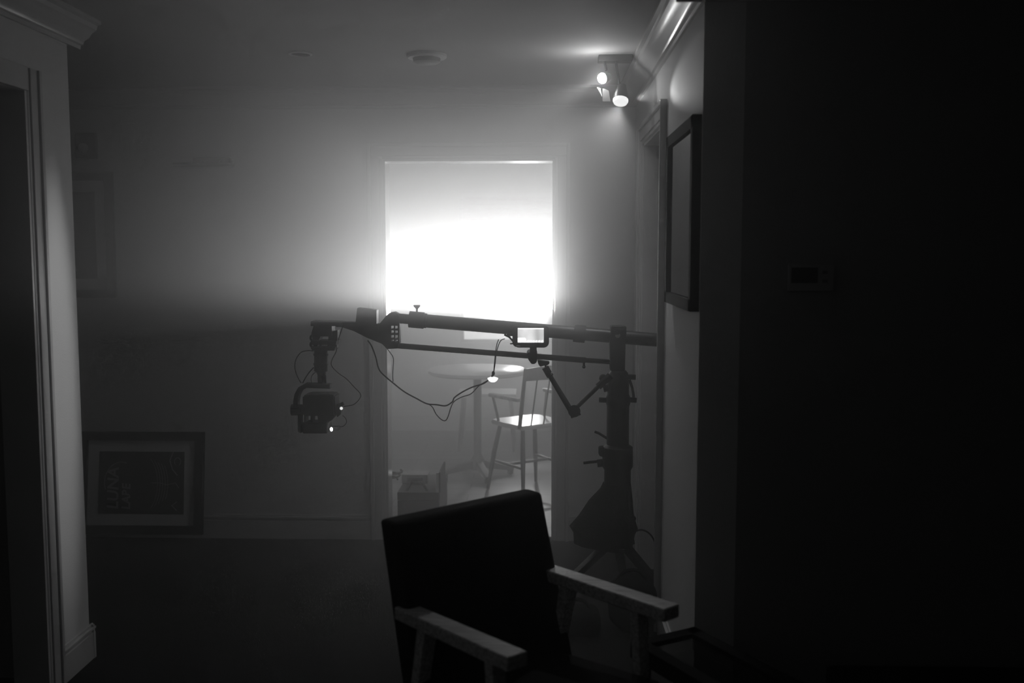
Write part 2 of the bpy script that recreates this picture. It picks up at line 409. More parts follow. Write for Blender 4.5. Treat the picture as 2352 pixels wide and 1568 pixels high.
m = MB(); tilt = math.radians(9); z = WZ1 - 0.07; n = 0
while z > zb:
    dy, dz = 0.023 * math.cos(tilt), 0.023 * math.sin(tilt)
    m.bar((WX0 + 0.006, YF, z), (WX1 - 0.006, YF, z), 0.046, 0.0022, up=(0, math.sin(tilt), math.cos(tilt)))
    z -= 0.0405
m.build('slats', SLAT, blind, smooth=False)
m = MB(); m.box((WX0 + 0.004, YF - 0.028, WZ1 - 0.05), (WX1 - 0.004, YF + 0.028, WZ1 - 0.002), 0.004); m.build('head_rail', WHT, blind)
m = MB(); m.bar((WX0 + 0.006, YF, z - 0.005), (WX1 - 0.006, YF, z + 0.012), 0.05, 0.018, bevel=0.003); m.build('bottom_rail', WHT, blind)
for xx in (WX0 + 0.11, WX1 - 0.11):
    for yy in (-0.022, 0.022): m = MB(); m.cyl((xx, YF + yy, z), (xx, YF + yy, WZ1 - 0.04), 0.0012, 6); m.build('cord', WHT, blind)
m = MB()
px0, px1, pz0, pz1 = onY(1030, 600, 9.3).x, onY(1300, 600, 9.3).x, 0.72, onY(1160, 553, 9.3).z
scr = thing('light_screen', 'brightly lit white diffusion screen standing outside behind the window blind', 'film light', ((px0 + px1) / 2, 9.3, 0))
m.box((px0, 9.29, pz0), (px1, 9.30, pz1)); m.build('diffusion_cloth', PANEL, scr)
m = MB(); m.bar((px0, 9.32, 0), (px0, 9.32, pz1), 0.02, 0.02); m.bar((px1, 9.32, 0), (px1, 9.32, pz1), 0.02, 0.02); m.bar((px0, 9.32, pz1), (px1, 9.32, pz1), 0.02, 0.02); m.bar((px0, 9.32, pz0), (px1, 9.32, pz0), 0.02, 0.02)
m.build('frame', BLK, scr)
m = MB(); m.box((XW, YF + 0.14, -0.2), (XE, 11.0, -0.02)); st(m.build('ground_outside', mat('concrete', 0.2, 0.9, noise=0.2, nscale=6)))

# ================================================================== CEILING FITTINGS
def disc_on_ceiling(name, px, py, wpx, h, label, cat, mt):
    c = onZ(px, py, H); r = abs(onZ(px + wpx / 2, py, H).x - c.x)
    t = thing(name, label, cat, (c.x, c.y, H))
    return t, c, r
t, c, r = disc_on_ceiling('smoke_detector', 980, 125, 92, 0.03, 'white round smoke detector on the ceiling above the doorway', 'smoke detector', WHT)
m = MB(); m.lathe([(0, -0.001), (r, -0.001), (r, -0.012), (r * 0.93, -0.018), (0, -0.018)], Matrix.Translation((c.x, c.y, H))); m.build('base', WHT, t)
m = MB(); m.lathe([(r * 0.7, -0.018), (r * 0.66, -0.034), (r * 0.5, -0.042), (0, -0.042)], Matrix.Translation((c.x, c.y, H))); m.build('cap', mat('grey_plastic', 0.2, 0.5), t)
t, c, r = disc_on_ceiling('recessed_downlight', 690, 122, 54, 0.01, 'unlit recessed ceiling downlight left of the smoke detector', 'ceiling light', WHT)
m = MB(); m.lathe([(r, -0.0005), (r, -0.006), (r * 0.82, -0.008), (r * 0.8, -0.002)], Matrix.Translation((c.x, c.y, H))); m.build('ring', WHT, t)
m = MB(); m.lathe([(0, -0.003), (r * 0.8, -0.003)], Matrix.Translation((c.x, c.y, H))); m.build('lens', mat('dark_reflector', 0.05, 0.3), t)

# track light with its heads
fx0, fx1 = onY(1374, 127, 4.62), onY(1452, 124, 4.62)
fz = H
t = thing('ceiling_spotlight', 'twin headed ceiling spotlight glaring beside the crown moulding', 'spotlight', ((fx0.x + fx1.x) / 2, 4.62, H))
m = MB(); m.box((fx0.x, 4.585, H - 0.028), (fx1.x + 0.0, 4.655, H - 0.0005), 0.004); m.build('ceiling_plate', mat('grey_metal', 0.12, 0.4, metal=0.6), t)
A = onY(1382, 180, 4.55); B = onY(1426, 224, 4.52)
dA = Vector((-0.62, -0.62, -0.25)).normalized()
m = MB(); m.cyl((A.x + 0.012, 4.6, H - 0.02), A + Vector((0.022, 0.03, 0.04)), 0.006); m.cyl((B.x - 0.02, 4.6, H - 0.02), B + Vector((-0.005, 0.01, 0.06)), 0.006); m.build('arm', BLK, t)
sh = MB(); M = Matrix.Translation(A) @ dA.to_track_quat('Z', 'Y').to_matrix().to_4x4()
sh.lathe([(0.012, -0.055), (0.016, -0.05), (0.024, -0.02), (0.026, -0.004), (0.024, -0.004), (0.018, -0.03)], M)
s1 = sh.build('lamp_head', STEEL, t)
m = MB(); m.lathe([(0, -0.03), (0.016, -0.022), (0.0225, -0.006), (0.021, 0.004), (0.012, 0.011), (0, 0.013)], M); b = m.build('bulb', BULB, t); b['label'] = 'glaring white bulb'
# small leaf shaped reflector under the bulb, its reflected light put in as emission
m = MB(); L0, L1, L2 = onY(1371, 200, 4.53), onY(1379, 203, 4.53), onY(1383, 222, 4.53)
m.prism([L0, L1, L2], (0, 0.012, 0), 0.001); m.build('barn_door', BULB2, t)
m = MB(); q0, q1, q2, q3 = onY(1384, 203, 4.56), onY(1398, 208, 4.56), onY(1402, 233, 4.56), onY(1384, 233, 4.56)
m.prism([q0, q1, q2, q3], (0, 0.004, 0)); m.build('glare_flap', mat('grey_flap', 0.3, 0.4), t)
dB = Vector((-0.12, -0.45, -1)).normalized(); M = Matrix.Translation(B) @ dB.to_track_quat('Z', 'Y').to_matrix().to_4x4()
m = MB(); m.lathe([(0.010, -0.065), (0.020, -0.06), (0.033, -0.01), (0.0355, 0.012), (0.034, 0.012), (0.03, 0)], M); m.build('lamp_head', BLK, t)
m = MB(); m.lathe([(0.0345, 0.006), (0.0345, 0.018), (0.030, 0.028), (0.022, 0.032), (0, 0.033)], M); b = m.build('bulb', BULB2, t); b['label'] = 'white frosted lamp face'
o = light('spot_head_left', 'SPOT', A + dA * 0.03, (XL, 3.64, 1.16), 92, spot_size=math.radians(38), spot_blend=0.9, shadow_soft_size=0.010); o.scale = (0.2, 1, 1)
q = onZ(1308, 92, H); o = light('ceiling_streak_fill', 'SPOT', A + Vector((-0.01, -0.04, 0.0)), q, 0.2, spot_size=math.radians(54), spot_blend=0.9, shadow_soft_size=0.01); o.scale = (0.35, 1, 1)  # added spot imitating the bulb's streak on the ceiling
q = onZ(1306, 152, H); o = light('ceiling_streak_fill', 'SPOT', A + Vector((-0.02, 0.03, 0.0)), q, 0.16, spot_size=math.radians(46), spot_blend=0.9, shadow_soft_size=0.01); o.scale = (0.35, 1, 1)  # second added spot for the streaks overhead, no head of its own
light('wall_patch_fill', 'SPOT', (0.415, 4.38, 2.27), (XR + 0.02, 3.60, 2.23), 7, spot_size=math.radians(19), spot_blend=0.9, shadow_soft_size=0.01)  # spot added for the bright patch on the right wall, without a head
light('bulb_glow', 'POINT', A + dA * 0.04, A, 0.6, shadow_soft_size=0.02)
light('spot_head_down', 'SPOT', B + dB * 0.045, B + dB + Vector((-0.35, 0.25, 0)), 13, spot_size=math.radians(125), spot_blend=0.7, shadow_soft_size=0.03)


# ================================================================== WALL FITTINGS
def picture_frame(name, label, c, ux, uy, nrm, w, h, fw, matw, artfn=None, group=None, art=ART):
    """c centre, ux/uy unit axes in plane, nrm towards viewer"""
    c, ux, uy, nrm = Vector(c), Vector(ux), Vector(uy), Vector(nrm)
    t = thing(name, label, 'framed picture', c - uy * h / 2, group)
    m = MB(); th = 0.03
    P = lambda a, b, d: c + ux * a + uy * b + nrm * d
    def slab(m, a0, a1, b0, b1, d0, d1, bev=0.0):
        vs = [m.bm.verts.new(P(a, b, d)) for d in (d0, d1) for a, b in ((a0, b0), (a1, b0), (a1, b1), (a0, b1))]
        for f in ((0, 1, 2, 3), (7, 6, 5, 4), (0, 4, 5, 1), (1, 5, 6, 2), (2, 6, 7, 3), (3, 7, 4, 0)): m.bm.faces.new([vs[i] for i in f])
    slab(m, -w / 2, w / 2, h / 2 - fw, h / 2, 0, th); slab(m, -w / 2, w / 2, -h / 2, -h / 2 + fw, 0, th)
    slab(m, -w / 2, -w / 2 + fw, -h / 2, h / 2, 0, th); slab(m, w / 2 - fw, w / 2, -h / 2, h / 2, 0, th)
    m.build('frame', FRM, t, smooth=False)
    m = MB(); slab(m, -w / 2 + fw * .8, w / 2 - fw * .8, -h / 2 + fw * .8, h / 2 - fw * .8, 0.002, 0.010); m.build('mat_board', MATB, t, smooth=False)
    pw, ph = w - 2 * fw - 2 * matw, h - 2 * fw - 2 * matw
    m = MB(); slab(m, -pw / 2, pw / 2, -ph / 2, ph / 2, 0.010, 0.0115); pr = m.build('print', art, t, smooth=False)
    if artfn: artfn(pr, P, pw, ph)
    if artfn is None: m = MB(); slab(m, -w / 2 + fw * .8, w / 2 - fw * .8, -h / 2 + fw * .8, h / 2 - fw * .8, 0.018, 0.020); m.build('glass', GLASS, t, smooth=False)
    return t
def text_mesh(body, size, M, name, material, parent, depth=0.0006, shear=0.0):
    cu = bpy.data.curves.new(name, 'FONT'); cu.body = body; cu.size = size; cu.extrude = depth; cu.align_x = 'LEFT'; cu.shear = shear; cu.offset = 0.002
    to = bpy.data.objects.new(name + '_tmp', cu); COL.objects.link(to)
    dg = bpy.context.evaluated_depsgraph_get(); me = bpy.data.meshes.new_from_object(to.evaluated_get(dg))
    bpy.data.objects.remove(to); me.transform(M); me.materials.clear(); me.materials.append(material)
    o = bpy.data.objects.new(name, me); COL.objects.link(o); o.parent = parent
    if parent and parent.parent: o.matrix_parent_inverse = Matrix.Identity(4); 
    return o

YP = YB - 0.002
# hanging picture on the back wall (left part hidden behind the left pier)
tr = onY(263, 396, YP); br = onY(267, 683, YP); hw = tr.z - br.z
def art_a(pr, P, pw, ph):
    m = MB()
    for k in range(10):
        a = random.uniform(-0.4, 0.35) * pw; b = -0.45 * ph + random.random() * ph * 0.5; 
        m.tube([P(a + math.cos(q) * 0.03, b + math.sin(q) * 0.04, 0.0122) for q in [i * 0.5 for i in range(9)]], 0.0012, 5)
    m.build('ornament', INK, pr)
picture_frame('framed_picture', 'tall black framed print in white mat hanging on the back wall at far left', ((tr.x + br.x) / 2 - 0.28, YP, (tr.z + br.z) / 2), (1, 0, 0), (0, 0, 1), (0, -1, 0), 0.56, hw, 0.043, 0.062, art_a)
# poster leaning on the floor
bl, brr, tl = onY(205, 1222, YB - 0.10), onY(470, 1222, YB - 0.10), onY(472, 993, YB - 0.06)
wF = 0.70; top = Vector((0, YB - 0.045, tl.z)); bot = Vector((0, YB - 0.12, max(0.003, bl.z)))
hF = (top - bot).length; uy = (top - bot).normalized(); ux = Vector((1, 0, 0)); nr = ux.cross(uy).normalized()
cF = (top + bot) / 2; cF.x = brr.x - wF / 2
def art_b(pr, P, pw, ph):
    def tm(a, b): # letters read upwards: local x -> +uy, local y -> -ux
        o = P(a, b, 0.0125); M = Matrix(((-ux.x, 0, 0), (0, 0, 0), (0, 0, 0)))
        X, Y, Z = uy, -ux, nr
        return Matrix(((X.x, Y.x, Z.x, o.x), (X.y, Y.y, Z.y, o.y), (X.z, Y.z, Z.z, o.z), (0, 0, 0, 1)))
    text_mesh('LUNA', 0.088, tm(-pw * 0.27, -ph * 0.43), 'lettering', INK, pr, shear=0.12)
    text_mesh('LABE', 0.064, tm(-pw * 0.13, -ph * 0.43), 'lettering', INK, pr, shear=0.12)
    m = MB()
    arc = lambda cx, cy, rx, ry, a0, a1: [P(cx + rx * math.cos(a0 + (a1 - a0) * i / 20), cy + ry * math.sin(a0 + (a1 - a0) * i / 20), 0.0125) for i in range(21)]
    m.tube(arc(-pw * 0.24, 0.0, pw * 0.19, ph * 0.33, math.radians(70), math.radians(200)), 0.003, 6)
    for k in range(5): m.tube(arc(pw * (0.02 + 0.03 * k), -ph * 0.02, pw * 0.17, ph * 0.46, math.radians(-55 + 6 * k), math.radians(60 - 5 * k)), 0.0013, 6)
    m.tube([P(pw * 0.12, ph * 0.0, 0.0125), P(pw * 0.22, ph * 0.0, 0.0125), P(pw * 0.30, -ph * 0.03, 0.0125), P(pw * 0.40, ph * 0.0, 0.0125), P(pw * 0.44, -ph * 0.08, 0.0125)], 0.002, 6)
    m.tube(arc(pw * 0.42, ph * 0.34, 0.017, 0.022, math.radians(-60), math.radians(230)), 0.002, 6)
    m.tube([P(pw * 0.37, ph * 0.5, 0.0125), P(pw * 0.33, ph * 0.36, 0.0125), P(pw * 0.36, ph * 0.22, 0.0125), P(pw * 0.42, ph * 0.12, 0.0125)], 0.003, 6)
    m.tube([P(pw * 0.42, -ph * 0.30, 0.0125), P(pw * 0.36, -ph * 0.36, 0.0125), P(pw * 0.42, -ph * 0.44, 0.0125)], 0.003, 6)
    m.build('ornament', INK, pr)
picture_frame('framed_picture', 'wide black framed poster with sideways lettering leaning against the wall on the floor', cF, ux, uy, nr, wF, hF, 0.047, 0.063, art_b)
# picture on the right wall
n_ = onX(1591, 262, XR - 0.03); f_ = onX(1531, 306, XR - 0.03); nb = onX(1590, 718, XR - 0.03)
picture_frame('framed_picture', 'black framed picture hanging on the right wall beyond the corner', (XR, (n_.y + f_.y) / 2, (n_.z + nb.z) / 2), (0, -1, 0), (0, 0, 1), (-1, 0, 0), abs(f_.y - n_.y), n_.z - nb.z, 0.04, 0.06, None, art=mat('grey_print', 0.34, 0.6, noise=0.6, nscale=7))

# picture lamp bar on the back wall
pl = [onY(398, 378, YB - 0.09), onY(537, 378, YB - 0.09), onY(445, 370, YB - 0.05), onY(528, 370, YB - 0.05)]
t = thing('picture_lamp', 'dark horizontal picture lamp bar fixed to the bare back wall', 'picture light', (pl[2].x, YB, pl[2].z))
m = MB(); m.tube([pl[0], pl[1]], 0.011, 16); m.build('lamp_tube', BLKM, t)
m = MB(); m.box((pl[2].x, YB - 0.06, pl[2].z - 0.018), (pl[3].x, YB, pl[2].z + 0.018), 0.004); m.cyl((pl[2].x + 0.05, YB - 0.05, pl[2].z), (pl[2].x + 0.05, YB - 0.09, pl[0].z), 0.007); m.cyl((pl[3].x - 0.05, YB - 0.05, pl[2].z), (pl[3].x - 0.05, YB - 0.09, pl[0].z), 0.007); m.build('bracket', BLKM, t)
# small wall sconce / alarm strobe above the left picture
c = onY(197, 335, YB - 0.03)
t = thing('alarm_strobe', 'small dark square alarm strobe with clear lens high on the back wall', 'alarm', (c.x, YB, c.z))
m = MB(); m.box((c.x - 0.055, YB - 0.035, c.z - 0.07), (c.x + 0.055, YB - 0.0005, c.z + 0.07), 0.006); m.build('housing', mat('dark_red_plastic_grey', 0.06, 0.5), t)
m = MB(); m.lathe([(0, 0.034), (0.016, 0.03), (0.026, 0.015), (0.028, 0)], Matrix.Translation((c.x - 0.012, YB - 0.035, c.z - 0.012)) @ Matrix.Rotation(math.pi / 2, 4, 'X')); m.build('lens', mat('clear_lens', 0.4, 0.08), t)
# thermostat
a0, a1 = onY(1808, 606, YN), onY(1910, 668, YN)
t = thing('thermostat', 'thermostat with dark display on the unlit wall at right', 'thermostat', ((a0.x + a1.x) / 2, YN, (a0.z + a1.z) / 2))
m = MB(); m.box((a0.x, YN - 0.024, a1.z), (a1.x, YN - 0.0005, a0.z), 0.005); m.build('housing', mat('thermostat_plastic', 0.36, 0.5), t)
s0, s1_ = onY(1818, 614, YN - 0.025), onY(1878, 650, YN - 0.025)
m = MB(); m.box((s0.x, YN - 0.026, s1_.z), (s1_.x, YN - 0.022, s0.z), 0.001); m.build('display', mat('lcd_dark', 0.02, 0.2), t)
m = MB()
for yy in (625, 645): q = onY(1895, yy, YN - 0.025); m.box((q.x - 0.008, YN - 0.027, q.z - 0.005), (q.x + 0.008, YN - 0.022, q.z + 0.005), 0.001)
m.build('button', mat('button_grey', 0.12, 0.5), t)

# ================================================================== FAR ROOM FURNITURE
TZ = 0.78
tc_ = (onZ(983, 847, TZ) + onZ(1210, 847, TZ)) / 2; tr_ = (onZ(1210, 847, TZ).x - onZ(983, 847, TZ).x) / 2
TX, TY = tc_.x, tc_.y
t = thing('round_table', 'small round pedestal table with pale top in the room beyond', 'table', (TX, TY, 0))
m = MB(); m.lathe([(0, 0.0), (tr_ - 0.01, 0.0), (tr_, -0.006), (tr_, -0.026), (tr_ - 0.012, -0.034), (0, -0.034)], Matrix.Translation((TX, TY, TZ)), 72); m.build('tabletop', TABTOP, t)
m = MB(); m.lathe([(0.14, 0.744), (0.14, 0.735), (0.03, 0.72), (0.027, 0.16), (0.05, 0.12), (0.05, 0.05), (0, 0.05)], Matrix.Translation((TX, TY, 0)), 28); m.build('column', BLK, t)
for k in range(4):
    a = math.radians(20 + 90 * k); d = Vector((math.cos(a), math.sin(a), 0))
    m = MB(); c0 = Vector((TX, TY, 0.09)) + d * 0.03; c1 = Vector((TX, TY, 0.035)) + d * 0.27
    m.bar(c0, c1, 0.05, 0.055, w2=0.045, h2=0.026, bevel=0.006); m.cyl(c1 - d * .02 + Vector((0, 0, -0.035)), c1 - d * .02, 0.022, 12); m.build('foot', BLK, t)

def dining_chair(label, c, fwd, group, armside=(1,)):
    """spindle-back chair, fwd = facing direction"""
    fwd = Vector(fwd).normalized(); sd = Vector((-fwd.y, fwd.x, 0)) # left side
    c = Vector(c); t = thing('dining_chair', label, 'chair', c, group)
    P = lambda a, b, z: c + fwd * a + sd * b + Vector((0, 0, z))
    sz = 0.47; w, d = 0.40, 0.38
    m = MB(); pts = [P(-d / 2, -w / 2 + 0.02, sz), P(-d / 2, w / 2 - 0.02, sz), P(0, w / 2 + .0, sz), P(d / 2 - 0.03, w / 2, sz), P(d / 2, w / 2 - 0.05, sz), P(d / 2, -w / 2 + 0.05, sz), P(d / 2 - .03, -w / 2, sz), P(0, -w / 2, sz)]
    m.prism(pts, (0, 0, 0.03), 0.008); m.build('seat', SEATM, t)
    for a, b, a2, b2 in ((0.13, 0.14, 0.20, 0.20), (0.13, -0.14, 0.20, -0.20), (-0.14, 0.14, -0.22, 0.19), (-0.14, -0.14, -0.22, -0.19)):
        m = MB(); m.tube([P(a, b, sz - 0.01), P((a + a2) / 2, (b + b2) / 2, 0.26), P(a2, b2, 0)], 0.015, 12, [0.013, 0.017, 0.011]); m.build('leg', CHWOOD, t)
    m = MB(); m.cyl(P(0.165, 0.17, 0.2), P(-0.18, 0.165, 0.2), 0.009, 10); m.cyl(P(0.165, -0.17, 0.2), P(-0.18, -0.165, 0.2), 0.009, 10); m.cyl(P(0, 0.168, 0.2), P(0, -0.168, 0.2), 0.009, 10); m.build('stretcher', CHWOOD, t)
    for b in (-0.185, 0.185):
        m = MB(); m.tube([P(-0.17, b, sz), P(-0.20, b, 0.65), P(-0.24, b * 1.0, 0.87)], 0.015, 12, [0.014, 0.014, 0.012]); m.build('back_post', CHWOOD, t)
    m = MB(); m.prism([P(-0.245, -0.20, 0.79), P(-0.262, 0, 0.79), P(-0.245, 0.20, 0.79), P(-0.255, 0.20, 0.87), P(-0.272, 0, 0.885), P(-0.255, -0.20, 0.87)], fwd * 0.022, 0.003); m.build('top_rail', CHWOOD, t)
    for b in (-0.10, 0.0, 0.10):
        m = MB(); m.tube([P(-0.175, b, sz), P(-0.25, b, 0.80)], 0.005, 8); m.build('spindle', CHWOOD, t)
    for s in armside:
        m = MB(); m.prism([P(-0.205, s * 0.185, 0.66), P(-0.205, s * 0.225, 0.66), P(0.12, s * 0.245, 0.66), P(0.15, s * 0.22, 0.66), P(0.12, s * 0.20, 0.66)], (0, 0, 0.022), 0.004); m.build('armrest', CHARM, t)
        m = MB(); m.cyl(P(0.08, s * 0.185, sz), P(0.10, s * 0.22, 0.65), 0.009, 10); m.build('arm_post', CHWOOD, t)
    return t
K = 1.039
f1 = Vector((-0.57, 0.82, 0)); s1v = Vector((f1.y, -f1.x, 0)).normalized()
Npt = onZ(1193, 980, 0.485)
c1 = Npt + f1.normalized() * 0.19 + Vector((f1.normalized().y, -f1.normalized().x, 0)) * 0.20; c1.z = 0
dining_chair('pale seated spindle back armchair, its back to us, right of the round table', c1, f1, None, (1, -1))
c2 = onZ(1117, 906, 0.47); c2.z = 0; c2 += Vector((0, 0.17, 0))
t = thing('stool', 'backless square topped stool half hidden behind the round table', 'stool', c2)
m = MB(); m.box((c2.x - 0.24, c2.y - 0.17, 0.445), (c2.x + 0.24, c2.y + 0.17, 0.475), 0.008); m.build('seat', SEATM, t)
for a in (-1, 1):
    for b in (-1, 1):
        m = MB(); m.tube([(c2.x + a * 0.19, c2.y + b * 0.13, 0.45), (c2.x + a * 0.225, c2.y + b * 0.16, 0)], 0.015, 10, [0.016, 0.012]); m.build('leg', CHWOOD, t)

# equipment case just inside the doorway and what lies on it
cz = onY(950, 1130, 5.80).z; cx0, cx1 = DL + 0.018, onY(1010, 1160, 5.80).x
t = thing('equipment_case', 'low dark equipment case on the floor just inside the doorway', 'case', ((cx0 + cx1) / 2, 6.0, 0))
m = MB(); m.box((cx0, 5.80, 0.0), (cx1, 6.28, cz - 0.05), 0.008); m.build('body', BLKM, t)
m = MB(); m.box((cx0, 5.795, cz - 0.046), (cx1, 6.285, cz), 0.006); m.build('lid', BLKM, t)
m = MB(); m.box((cx1 - 0.004, 5.79, cz - 0.048), (cx1 + 0.003, 6.29, cz + 0.006), 0.001); m.build('metal_edge', BLKM, t)
ut = onY(1008, 1084, 5.80).z
m = MB(); m.box((cx1 - 0.004, 5.79, cz), (cx1 + 0.006, 6.10, ut), 0.001); m.build('side_panel', BLKM, t)
m = MB(); m.box((cx1 - 0.020, 5.80, cz), (cx1 - 0.005, 5.815, ut - 0.004), 0.001); m.build('edge_strip', mat('pale_strip', 0.6, 0.4), t)
m = MB(); g0, g1, g2, g3 = [onY(x, y, 5.84) for x, y in ((934, 1130), (946, 1106), (968, 1106), (982, 1130))]
g0.z = g3.z = cz - 0.001
m.tube([g0, g1, g2, g3], 0.008, 12); m.build('handle', RUB, t)
q = onY(958, 1090, 6.1)
t = thing('power_supply', 'small boxy power unit lying on top of the equipment case', 'electronics', (q.x, 6.1, cz))
m = MB(); m.box((q.x - 0.085, 6.02, cz), (q.x + 0.075, 6.14, cz + 0.055), 0.006); m.build('body', mat('grey_case_paint', 0.2, 0.4), t)
m = MB(); m.box((q.x - 0.05, 6.017, cz + 0.012), (q.x + 0.045, 6.022, cz + 0.038), 0.002); m.build('vent', RUB, t)
q2 = onY(912, 1095, 6.05)
m = MB(); m.tube([(q2.x - 0.055 + 0.05 * math.cos(a) * (1 + 0.02 * i), 6.1 + 0.06 * math.sin(a), cz + 0.008 + i * 0.0016) for i, a in enumerate([k * 0.4 for k in range(34)])], 0.006, 8)
tag(m.build('coiled_cable', RUB), 'coiled black cable lying on the equipment case beside the power unit', 'cable')

# ================================================================== CAMERA CRANE
CYp = 4.5
D = lambda x, y, Y=CYp: onY(x, y, Y)
floor_c = D(1415, 1300); colx = floor_c.x
crane = thing('camera_crane', 'black camera crane with twin boom tubes on a column stand', 'camera crane', (D(1415, 1100).x, CYp, 0))
S = 4.5 / F
# upper boom: thin inner tube at head, sleeve, main tube, tail
m = MB(); m.cyl(D(912, 730.5), D(985, 737), 11.5 * S); m.build('inner_tube', BLK, crane)
m = MB(); m.cyl(D(975, 736.5), D(1545, 783.5), 15.5 * S, 32); m.build('boom_tube', BLK, crane)
m = MB(); m.cyl(D(940, 733), D(974, 736), 19 * S, 28); m.cyl(D(974, 736), D(980, 736.6), 17 * S, 28); m.build('clamp_collar', BLKM, crane)
m = MB(); kc = D(958, 712); m.cyl(D(957.5, 718), D(957.5, 706), 2.2 * S, 12); m.lathe([(2.5 * S, 0), (8 * S, 6 * S), (8 * S, 9 * S), (0, 9 * S)], Matrix.Translation(D(957.5, 709)), 16); m.build('clamp_knob', BLKM, crane)
m = MB(); m.cyl(D(1318, 765), D(1344, 767.4), 20 * S, 28); m.build('joint_collar', BLKM, crane)
m = MB(); m.cyl(D(902, 792.7), D(1345, 827), 6.6 * S, 20); m.cyl(D(1345, 827), D(1415, 832), 5.4 * S, 20); m.build('lower_rod', BLK, crane)
m = MB(); m.cyl(D(1341, 833), D(1341, 842), 2.5 * S, 10); m.ball(D(1341, 842), 4 * S); m.build('rod_knob', BLKM, crane)
# head bracket: side plate with a real grid of holes
def poly(m, px, th, Y=CYp, bevel=0.0): m.prism([onY(x, y, Y) for x, y in px], (0, th, 0), bevel); return m
m = MB()
poly(m, [(874, 742), (889, 724), (897, 717), (907, 715.5), (915, 719), (919, 726), (919, 744), (897, 744), (897, 786), (917, 786), (914, 799), (893, 800), (881, 789), (846.6, 775), (814.5, 759), (787, 750), (775, 750), (775, 738), (814.5, 739), (869, 743)], 0.05)
for xx in (899, 908.2, 917): 
    a, b_ = xx - 2, xx + (1.5 if xx < 917 else 2.5)
    poly(m, [(a, 743), (b_, 743), (b_, 787), (a, 787)], 0.05)
for yy in (745, 755.5, 766, 777, 785):
    poly(m, [(899, yy - 1.8), (918, yy - 1.0), (918, yy + 2.4), (899, yy + 2.2)], 0.05)
m.build('head_bracket', BLKM, crane, smooth=False)
m = MB(); poly(m, [(823, 706), (867, 711), (867, 744), (819, 742)], 0.06, bevel=0.002); m.build('battery_plate', BLKM, crane)
m = MB(); poly(m, [(775, 738), (850, 741), (872, 748), (872, 756), (846, 768), (800, 752), (775, 748)], 0.07); m.build('tilt_arm', BLKM, crane)
# hanging mount under the bracket
m = MB(); poly(m, [(719, 736), (790, 738.5), (790, 747), (719, 747)], 0.10, bevel=0.002)
poly(m, [(724, 747), (766, 747), (766, 771), (740, 771), (736, 780), (722, 780), (719, 764)], 0.07); m.build('mount_plate', BLKM, crane)
m = MB(); poly(m, [(719, 780), (778, 781), (776, 790), (717, 790)], 0.09, bevel=0.001); poly(m, [(718, 795), (775, 795), (772, 803), (722, 803)], 0.09, bevel=0.001)
for px_ in (723, 737, 755, 772): m.cyl(D(px_, 788), D(px_, 797), 3 * S, 10)
poly(m, [(757, 762), (778, 757), (776, 797), (757, 797)], 0.05); m.build('damper_plate', BLKM, crane)
for ym in (776, 791):
    m = MB(); cc = D(720, ym); 
    m.tube([cc + Vector((7 * S * math.cos(a), 0, 7 * S * math.sin(a))) for a in [i * math.pi / 10 for i in range(21)]], 2.6 * S, 8); m.build('damper_ring', RUB, crane)
# column
m = MB(); poly(m, [(1402, 748), (1437, 748), (1437, 768), (1402, 768)], 0.09, bevel=0.003); poly(m, [(1399, 765), (1436, 765), (1434, 850), (1401, 850)], 0.07, bevel=0.003); m.build('pivot_head', BLKM, crane)
m = MB(); m.tube([D(1419, 770, CYp - 0.045), D(1419, 770, CYp + 0.045)], 6 * S, 16); m.build('pivot_bolt', STEEL, crane)
m = MB(); prof = [(0, 746), (16, 748), (17, 850), (22, 856), (25, 880), (25, 905), (28, 912), (28, 926), (26, 932), (26, 1020), (35, 1026), (36, 1070), (31, 1078), (31, 1120), (34, 1200), (34, 1260)]
base = D(1418, 1100)
pts = [(r_ * S, D(1418, y_).z) for r_, y_ in prof[2:]]
m.lathe([(0, pts[0][1])] + pts + [(0, pts[-1][1])], Matrix.Translation((base.x, CYp, 0)), 28); m.build('column', BLK, crane)
# clamps, knobs and levers around the column
m = MB(); m.cyl(D(1435, 865), D(1460, 866), 6 * S, 14); m.cyl(D(1436, 917), D(1462, 919), 6 * S, 14); m.tube([D(1446, 872), D(1452, 890), D(1456, 915)], 3 * S, 8); m.build('side_handle', BLKM, crane)
m = MB(); m.cyl(D(1376, 918), D(1402, 919), 6 * S, 14); m.cyl(D(1398, 890), D(1386, 893), 8 * S, 14); m.ball(D(1385, 868), 9 * S); m.build('clamp_knob', BLKM, crane)
m = MB(); m.tube([D(1366, 991), D(1376, 995), D(1400, 1010)], 3 * S, 8); m.build('lever', BLKM, crane)
m = MB(); m.tube([D(1340, 1063), D(1356, 1061), D(1388, 1058)], 3.2 * S, 8); m.cyl(D(1372, 1064), D(1390, 1062), 9 * S, 12); m.build('lever', BLKM, crane)
m = MB(); poly(m, [(1375, 1026), (1392, 1024), (1392, 1050), (1375, 1044)], 0.05, bevel=0.003); m.build('brake_block', BLKM, crane)
for a in (200, 320, 80):
    d = Vector((math.cos(math.radians(a)), math.sin(math.radians(a)), 0)); hub = Vector((base.x, CYp, 0.28))
    m = MB(); m.bar(hub + d * 0.04, hub + d * 0.36 + Vector((0, 0, -0.255)), 0.045, 0.03, w2=0.04, h2=0.025, bevel=0.004)
    leg = m.build('leg', BLK, crane)
    m = MB(); e = hub + d * 0.36; m.lathe([(0, 0), (0.035, 0), (0.035, 0.012), (0.02, 0.03), (0, 0.03)], Matrix.Translation((e.x, e.y, 0)), 16); f_o = m.build('rubber_foot', RUB, crane)

